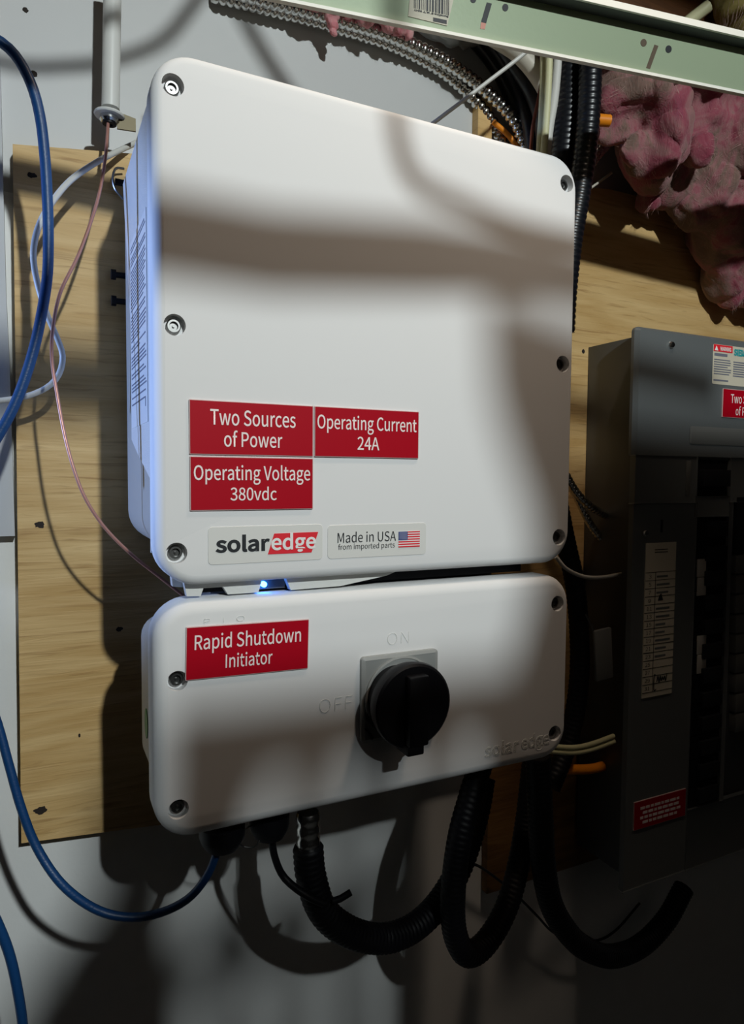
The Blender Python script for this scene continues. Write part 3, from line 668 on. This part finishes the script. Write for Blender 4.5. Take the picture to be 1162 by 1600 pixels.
fluff('pink_insulation', 'pink', blobs([
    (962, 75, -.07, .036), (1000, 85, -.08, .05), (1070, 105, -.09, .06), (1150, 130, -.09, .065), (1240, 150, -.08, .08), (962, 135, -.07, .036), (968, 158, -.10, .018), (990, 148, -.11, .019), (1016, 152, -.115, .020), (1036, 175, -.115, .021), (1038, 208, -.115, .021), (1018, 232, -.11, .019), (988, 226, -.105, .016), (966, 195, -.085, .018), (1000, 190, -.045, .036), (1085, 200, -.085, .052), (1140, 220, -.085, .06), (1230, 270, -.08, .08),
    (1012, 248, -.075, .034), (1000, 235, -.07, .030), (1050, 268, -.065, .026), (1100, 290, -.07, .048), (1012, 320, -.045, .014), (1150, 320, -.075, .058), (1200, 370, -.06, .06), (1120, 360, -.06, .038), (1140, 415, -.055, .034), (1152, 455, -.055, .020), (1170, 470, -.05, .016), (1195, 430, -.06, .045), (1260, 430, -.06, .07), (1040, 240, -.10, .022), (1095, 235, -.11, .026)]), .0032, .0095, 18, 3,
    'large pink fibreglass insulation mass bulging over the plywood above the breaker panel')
fluff('insulation_scrap', 'pink2', blobs([(515, 0, -.038, .013), (545, 4, -.037, .013), (518, 22, -.035, .007), (521, 38, -.034, .0045), (522, 50, -.034, .003), (575, 18, -.037, .013), (605, 24, -.037, .013), (625, 34, -.037, .010), (637, 48, -.036, .005), (650, 16, -.038, .012), (480, -14, -.038, .017)]), .0016, .0026, 70, 8,
    'small pink insulation scrap hanging over the steel conduits', wisps=500, wl=.5)
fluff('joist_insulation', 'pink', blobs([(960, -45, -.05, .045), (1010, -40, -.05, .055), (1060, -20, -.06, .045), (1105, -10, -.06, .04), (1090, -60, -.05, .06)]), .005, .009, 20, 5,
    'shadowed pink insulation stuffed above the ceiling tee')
fluff('yellow_insulation', 'yellowins', blobs([(1150, 12, -.185, .018), (1168, 40, -.185, .018), (1158, -25, -.185, .026)]), .004, .007, 30, 6, 'yellowish insulation tuft at the top right corner')
cable('cream_stub', 'cream', [(1070, 38, -.165), (1090, 22, -.17), (1106, 10, -.175)], .0062, 'short cream stub of tubing among insulation above the tee', 'tube')

# ------------------------------------------------------------------ breaker panel
YB = -.113
bp_ = thing('breaker_panel', 'grey metal breaker panel with black breakers at the right edge', 'breaker panel', (.55, -.06, 1.12))
bxo('enclosure', 'panelside', bp_, .371, .735, -.105, YP, 1.125, 1.762, .001)
# the cover: frame pieces around the breaker openings
def q(x, y, Y=YB): p = at(x, y, Y); return p.x, p.z
CX0 = q(994, 600)[0]; CZT = 1.7690; CZS = q(1000, 787)[1]; CX1 = .75
ox0, oz1 = q(1089, 718); ox1, oz0 = q(1139, 775)
bm = bmesh.new(); loft(bm, (CX0+CX1)/2, (CZT+oz1+.0)/2, CX1-CX0, CZT-oz1, .006, [(0, -.104), (0, -.108), (.0035, YB)], n=4); 
up_ = fin('upper_cover', bm, 'panelgrey', bp_, smooth=15)
bxo('cover_piece', 'panelgrey', bp_, CX0+.001, ox0, -.107, YB, CZS, oz1+.003, .0012)
bxo('cover_piece', 'panelgrey', bp_, ox1, CX1, -.107, YB, CZS, oz1+.003, .0012)
bx0, bz1 = q(1088, 808); bx1, _ = q(1138, 808); bz0 = q(1088, 1262)[1]
bxo('cover_piece', 'panelgrey', bp_, ox0-.001, ox1+.001, -.107, YB, bz1, oz0, .0008)
lowc = bxo('lower_cover', 'panelgrey', bp_, CX0+.0005, bx0, -.108, YB+.0008, 1.118, CZS-.0006, .0015)
bxo('cover_piece', 'panelgrey', bp_, bx1, bx1+.0075, -.107, YB, bz0, CZS, .0008)
bxo('cover_piece', 'panelgrey', bp_, bx0, CX1, -.107, YB+.0008, 1.118, bz0, .0008)
bm = bmesh.new(); loft(bm, (q(1075, 670)[0]+CX1)/2, (q(1100, 667)[1]+q(1100, 695)[1])/2, CX1-q(1079, 680)[0], q(1100, 667)[1]-q(1100, 695)[1], .003, [(.002, YB-.0001), (.0, YB-.0006), (.001, YB-.0010)], n=4); fin('embossed_recess', bm, 'filler', bp_)
bxo('embossed_rib', 'filler', bp_, q(1071, 740)[0], q(1078, 740)[0], YB-.0009, YB+.001, q(1074, 774)[1], q(1074, 720)[1], .0004)
bxo('main_breaker', 'black', bp_, ox0+.0005, ox1-.0005, -.110, -.10, oz0, oz1, .001)
bxo('breaker_toggle', 'ink', bp_, ox0+.006, ox1-.006, -.119, -.10, oz0+.012, oz1-.012, .001)
# rows of breakers in the slot
nb = 12
for k in range(nb):
    za = bz1-(bz1-bz0)*k/nb; zb2 = bz1-(bz1-bz0)*(k+1)/nb
    br = bxo('breaker', 'black', bp_, bx0+.0004, bx1-.0004, -.111, -.09, zb2+.0006, za-.0006, .0012)
    hx0 = bx0+.004
    bxo('breaker_handle', 'ink', br, bx0+.018, bx1-.004, -.1165, -.110, zb2+.006, za-.006, .001)
for y0_, y1_ in ((874, 901), (903, 930), (994, 1021), (1024, 1051)):
    xa, za = q(1090, y0_, -.1125); xb, zb2 = q(1103, y1_, -.1125); o = bxo('breaker_marker', 'handle', bp_, xa, xb, -.1122, -.1105, zb2, za, .0005)
for k in range(9):
    xa, za = q(1148, 868+k*31); zb2 = q(1148, 868+k*31+29)[1]
    bxo('filler_plate', 'filler', bp_, xa, xa+.03, -.1145, -.10, zb2, za, .0015)
bxo('black_slot', 'ink', bp_, q(1150, 800)[0], CX1, -.1136, -.10, q(1150, 865)[1], q(1150, 777)[1])
bxo('side_screw_slot', 'ink', bp_, q(1033, 815)[0], q(1035, 815)[0], YB-.0003, YB+.002, q(1034, 832)[1], q(1034, 812)[1])
def panel_screw(px, py):
    c_ = at(px, py, YB); bm = bmesh.new(); lathe(bm, [(.0042, .001), (.0042, -.0012), (.0030, -.0030), (.0010, -.0034), (0, -.0034)], c_, (0, 1, 0), 14); fin('screw', bm, 'chrome', bp_)
panel_screw(1048, 539); panel_screw(1007, 833)
# paper circuit directory
dx0, dz1 = q(1009, 849); dx1, _ = q(1056, 849); dz0 = q(1010, 1090)[1]
dirl = bxo('circuit_directory', 'paper', bp_, dx0, dx1, YB-.0004, YB+.001, dz0, dz1); dirl['label'] = 'tall cream paper circuit directory with ruled rows'
ztop = q(1010, 895)[1]; nr = 15; rh = (ztop-dz0-.006)/nr
bm = bmesh.new()
for k in range(nr+1): box(bm, dx0, dx1, YB-.0007, YB-.0004, ztop-k*rh-.0003, ztop-k*rh+.0003)
box(bm, dx0+.0160, dx0+.0166, YB-.0007, YB-.0004, dz0+.006, ztop)
for zz in (.0075, .0105): box(bm, dx0+.014, dx1-.014, YB-.0007, YB-.0004, dz1-zz-.0009, dz1-zz)
fin('ruled_lines', bm, 'ink', dirl, smooth=0)['kind'] = 'stuff'
for k in range(nr): text('row_number', str(3+2*k), dx0+(.0055 if k < 4 else .0035), dx0+(.0095 if k < 4 else .0115), ztop-k*rh-.0025, ztop-(k+1)*rh+.0025, YB-.0007, 'ink', dirl)
zc = ztop-13.5*rh; bm = bmesh.new()
tube(bm, [(dx0+.021, YB-.0008, zc+.005), (dx0+.0185, YB-.0008, zc+.005), (dx0+.0185, YB-.0008, zc-.012), (dx0+.022, YB-.0008, zc-.012)], .0006, .001, 5)
tube(bm, [(dx0+.023+.0018*k, YB-.0008, zc+(.003 if k % 2 else -.003)+.001*math.sin(k*2.3)) for k in range(10)], .0006, .001, 5)
fin('handwriting', bm, 'ink', dirl, smooth=0)
rng = random.Random(3); bm = bmesh.new()
for k in (0, 1, 2, 4, 5, 6, 7, 8, 9, 10):
    L_ = rng.uniform(.015, .026); box(bm, dx0+.0185, dx0+.0185+L_, YB-.0007, YB-.0004, ztop-(k+.7)*rh, ztop-(k+.45)*rh)
fin('pencil_writing', bm, 'panelgrey', dirl, smooth=0)['kind'] = 'stuff'
xs_, zs_ = q(1031, 934); bm = bmesh.new(); prism_xz(bm, [(xs_-.004, zs_-.003), (xs_+.004, zs_-.003), (xs_+.001, zs_+.005), (xs_-.002, zs_+.003)], YB-.0009, YB-.0004); fin('ink_mark', bm, 'ink', dirl, smooth=0)
# warning sticker and red labels on the panel
wx0, wz1 = q(1114, 537); wz0 = q(1115, 600)[1]
ws = sticker(bp_, wx0, wx0+.10, wz0, wz1, YB, 'warning_sticker', 'paper', .002); ws['label'] = 'white warning sticker with red header and fine print'
bxo('red_header', 'logored', ws, wx0+.0005, wx0+.034, YB-.0007, YB-.0003, wz1-.0085, wz1-.0004)
xt = wx0+.005; zt_ = wz1-.0075
bm = bmesh.new(); prism_xz(bm, [(xt-.003, zt_), (xt+.003, zt_), (xt, zt_+.0055)], YB-.0010, YB-.0007); fin('alert_triangle', bm, 'white', ws, smooth=0)
text('lettering', 'WARNING', wx0+.0115, wx0+.031, wz1-.0025, wz1-.0070, YB-.0010, 'white', ws, bold=.01)
text('lettering', 'SIEMENS', wx0+.0365, wx0+.074, wz1-.0030, wz1-.0105, YB-.0006, 'teal', ws, bold=.025)
bxo('bold_line', 'print_grey', ws, wx0+.002, wx0+.025, YB-.0006, YB-.0003, wz1-.0138, wz1-.0105)
bm = bmesh.new(); rng = random.Random(5)
zz = wz1-.0175
while zz > wz0+.012:
    box(bm, wx0+.002, wx0+rng.uniform(.026, .033), YB-.0006, YB-.0003, zz-.0012, zz)
    box(bm, wx0+.0365, wx0+rng.uniform(.07, .095), YB-.0006, YB-.0003, zz-.0020, zz-.0006); zz -= .0028
box(bm, wx0+.002, wx0+.028, YB-.0006, YB-.0003, wz0+.004, wz0+.0058)
fin('print', bm, 'print_grey', ws, smooth=0)['kind'] = 'stuff'
rx0, rz1 = q(1128, 607); rz0 = q(1128, 652)[1]
red_label(bp_, rx0, rx0+.0895, rz0, rz1, YB, [('Two Sources', rx0+.014, rx0+.075, rz1-.006, rz1-.0165), ('of Power', rx0+.0235, rx0+.0655, rz1-.021, rz1-.031)], lab='red label reading Two Sources of Power, cut by the frame')
rx0, rz1 = q(990, 1254); rx1 = q(1071, 1232)[0]
rl = red_label(bp_, rx0, rx1, rz1-.034, rz1, YB+.0008, [], lab='dark red label low on the panel cover')
bm = bmesh.new(); rng = random.Random(9)
for k in range(4):
    x = rx0+.010+.004*(k % 2)
    while x < rx1-.016:
        wv = rng.uniform(.004, .010); box(bm, x, x+wv, YB-.0011, YB-.0007, rz1-.0105-k*.0058, rz1-.0075-k*.0058); x += wv+.0018
fin('small_print', bm, 'textw', rl, smooth=0)['kind'] = 'stuff'

# ------------------------------------------------------------------ wires between the inverter and the breaker panel
flex('steel_conduit', 'chrome', [(880, 735, -.06), (897, 765, -.06), (915, 785, -.06), (940, 802, -.055), (962, 810, -.05), (985, 815, -.05)], .0050, 'dim armoured cable entering the panel side, upper one', pitch=.0055, depth=.2)
flex('steel_conduit', 'chrome', [(880, 745, -.045), (900, 775, -.045), (920, 815, -.045), (940, 842, -.045), (960, 856, -.045), (985, 862, -.045)], .0050, 'dim armoured cable entering the panel side, lower one', pitch=.0055, depth=.2)
cable('white_cable', 'whitecable', [(868, 870, -.11), (885, 889, -.11), (912, 901, -.10), (940, 902, -.09), (975, 896, -.08)], .0022, 'pale thin cable curving out from between the inverter and switch box', 'cable')
cable('cream_cable', 'cream', [(860, 1166, -.10), (895, 1168, -.10), (925, 1162, -.095), (958, 1150, -.09)], .0028, 'cream cable right of the switch box, upper of the pair', 'cable')
cable('cream_cable', 'cream', [(858, 1174, -.10), (897, 1176, -.10), (927, 1170, -.095), (960, 1158, -.09)], .0028, 'cream cable right of the switch box, lower of the pair', 'cable')
cable('orange_cable', 'orange', [(850, 1198, -.06), (890, 1202, -.06), (925, 1201, -.06), (955, 1193, -.06)], .0060, 'orange cable right of the switch box bottom corner', 'cable')
c = at(941, 1022, -.09)
bm = bmesh.new(); box(bm, c.x-.013, c.x+.013, -.093, -.088, c.z-.030, c.z+.030, .0015); bmesh.ops.rotate(bm, cent=c, matrix=Matrix.Rotation(math.radians(-5), 3, 'Y'), verts=bm.verts[:])
tag(fin('cable_tag', bm, 'filler', None), 'grey rectangular tag hanging between inverter and breaker panel', 'tag')
cable('thin_wire', 'silver', [(915, 960, -.09), (925, 980, -.09), (932, 1000, -.09)], .0010, 'thin wire holding the grey tag', 'wire')
flex('black_conduit', 'black', [(862, 735, -.07), (880, 830, -.07), (900, 930, -.07), (905, 1050, -.07), (890, 1150, -.07), (860, 1230, -.08)], .0115, 'black conduit hanging in the dark gap left of the breaker panel', pitch=.006, depth=.06)

# ------------------------------------------------------------------ unseen shade casters, added and shaped for the shadows they throw
def cast(x, z, s, Y=YF):          # a point on the way from the bulb to a place on the wall
    return LAMP.lerp(Vector((x, Y, z)), s)
def board(name, m, pts, s, label, cat, th=.012, Y=YF):
    P = [cast(x, z, s, Y) for x, z in pts]; bm = bmesh.new(); k = len(P)
    a_ = [bm.verts.new(p) for p in P]; b2 = [bm.verts.new(p-Vector((0, th, 0))) for p in P]
    bm.faces.new(a_); bm.faces.new(b2[::-1])
    for i in range(k): bm.faces.new((a_[i], a_[(i+1) % k], b2[(i+1) % k], b2[i]))
    return tag(fin(name, bm, m, None, smooth=0), label, cat)
def hang(name, m, pts, r, s, label, Y=YF):
    bm = bmesh.new(); tube(bm, [cast(x, z, s, Y) for x, z in pts], r, .006, 10); return tag(fin(name, bm, m, None, smooth=60), label, 'cable')
if True:
    board('shade_bar', 'teewhite', [(-.32, 1.733), (-.1, 1.729), (.02, 1.742), (.14, 1.758), (.45, 1.735), (.45, 1.762), (.14, 1.802), (.02, 1.798), (-.1, 1.786), (-.32, 1.790)], .55, 'white bar added above the camera to shade the inverter, out of view', 'ceiling tee', .003)  # added bar, traced back from the shade band across the inverter
    board('shade_bar', 'teewhite', [(-.6, 1.836), (-.25, 1.834), (-.09, 1.824), (-.09, 1.858), (-.25, 1.863), (-.6, 1.863)], .80, 'short white bar added up left to shade the plywood, out of view', 'ceiling tee', .003, Y=YP)  # added bar for the shade band on the left plywood
    board('shade_board', 'joist', [(.10, 2.10), (.16, 2.075), (.9, 2.06), (.9, 2.5), (.10, 2.5)], .45, 'wooden board added beside the bulb to shade the area above the tee, out of view', 'joist', Y=-.13)  # added board, darkens the area above the tee
    hang('shade_cable', 'black', [(-.004, 2.0), (-.003, 1.90), (.000, 1.86), (.014, 1.828), (.06, 1.816), (.12, 1.808), (.25, 1.806)], .0050, .60, 'black cable sagging above the camera, added for its shadow, out of view')  # added cable, follows the curved shadow on the cover
    board('shade_panel', 'wallup', [(.082, 1.758), (.30, 1.712), (.50, 1.702), (.9, 1.69), (.9, .3), (.04, .3), (.085, 1.27), (.105, 1.36), (.118, 1.45), (.137, 1.51), (.137, 1.57), (.108, 1.63), (.088, 1.68)], .40, 'panel added behind the camera to shade the lower right, out of view', 'shade caster')  # added panel, its outline shaped to darken the lower right
    shade_root = thing('shade_frame', 'wooden slatted frame added behind the camera to shade the lower part, out of view', 'wood frame', cast(0, 1.2, .40))  # added slats and rails that dim the lower box and wall
    def slat(name, pts, s_):
        P = [cast(x, z, s_) for x, z in pts]; bm = bmesh.new(); k = len(P)
        a_ = [bm.verts.new(p) for p in P]; b2 = [bm.verts.new(p-Vector((0, .008, 0))) for p in P]
        bm.faces.new(a_); bm.faces.new(b2[::-1])
        for i in range(k): bm.faces.new((a_[i], a_[(i+1) % k], b2[(i+1) % k], b2[i]))
        fin(name, bm, 'joist', shade_root, smooth=0)
    slat('rail', [(-.178, 1.445), (.20, 1.435), (.20, 1.385), (-.178, 1.385)], .42)
    slat('rail', [(-.24, 1.285), (.20, 1.288), (.20, 1.262), (-.24, 1.26)], .42)
    slat('side_shade', [(-.180, 1.385), (-.100, 1.385), (-.118, 1.33), (-.105, 1.25), (-.105, .6), (-.268, .6), (-.252, 1.24), (-.212, 1.315), (-.182, 1.345)], .42)
    for k in range(6):
        x = -.068+k*.056
        slat('slat', [(x-.0185, 1.39), (x+.0185, 1.39), (x+.0185, .6), (x-.0185, .6)], .44)
    WB = Vector((.25, -.46, 2.46)); bm = bmesh.new(); P = [WB.lerp(Vector(p), .17) for p in ((.29, -.113, 1.71), (.95, -.113, 1.66), (.95, -.113, .6), (.20, -.113, .6))]
    a_ = [bm.verts.new(p) for p in P]; b2 = [bm.verts.new(p-Vector((0, .006, 0))) for p in P]; bm.faces.new(a_); bm.faces.new(b2[::-1])
    for i in range(4): bm.faces.new((a_[i], a_[(i+1) % 4], b2[(i+1) % 4], b2[i]))
    tag(fin('lamp_shield', bm, 'wallup', None, smooth=0), 'shield piece added beside the warm bulb to shade the breaker panel, out of view', 'shade caster')  # added shield, keeps the warm bulb off the breaker panel
    tag(bxo('ceiling_joist', 'joist', None, -.9, .62, -.27, -.235, 2.125, 2.36, .002), 'wooden board added above the frame to keep the warm bulb off the wall', 'joist')  # board added only to block warm bulb light from the upper wall
    hang('shade_cable', 'blue', [(-.05, 2.14), (-.105, 2.05), (-.14, 2.0), (-.186, 1.97), (-.22, 1.957), (-.263, 1.947), (-.36, 1.945)], .0040, .72, 'blue cable sagging over the pipe, added for its shadow, out of view', Y=0)
    hang('shade_cable', 'black', [(-.10, 2.12), (-.068, 2.055), (-.045, 2.02), (-.02, 1.99), (.02, 1.95)], .0050, .66, 'black cable sagging over the inverter top, added for its shadow, out of view', Y=0)
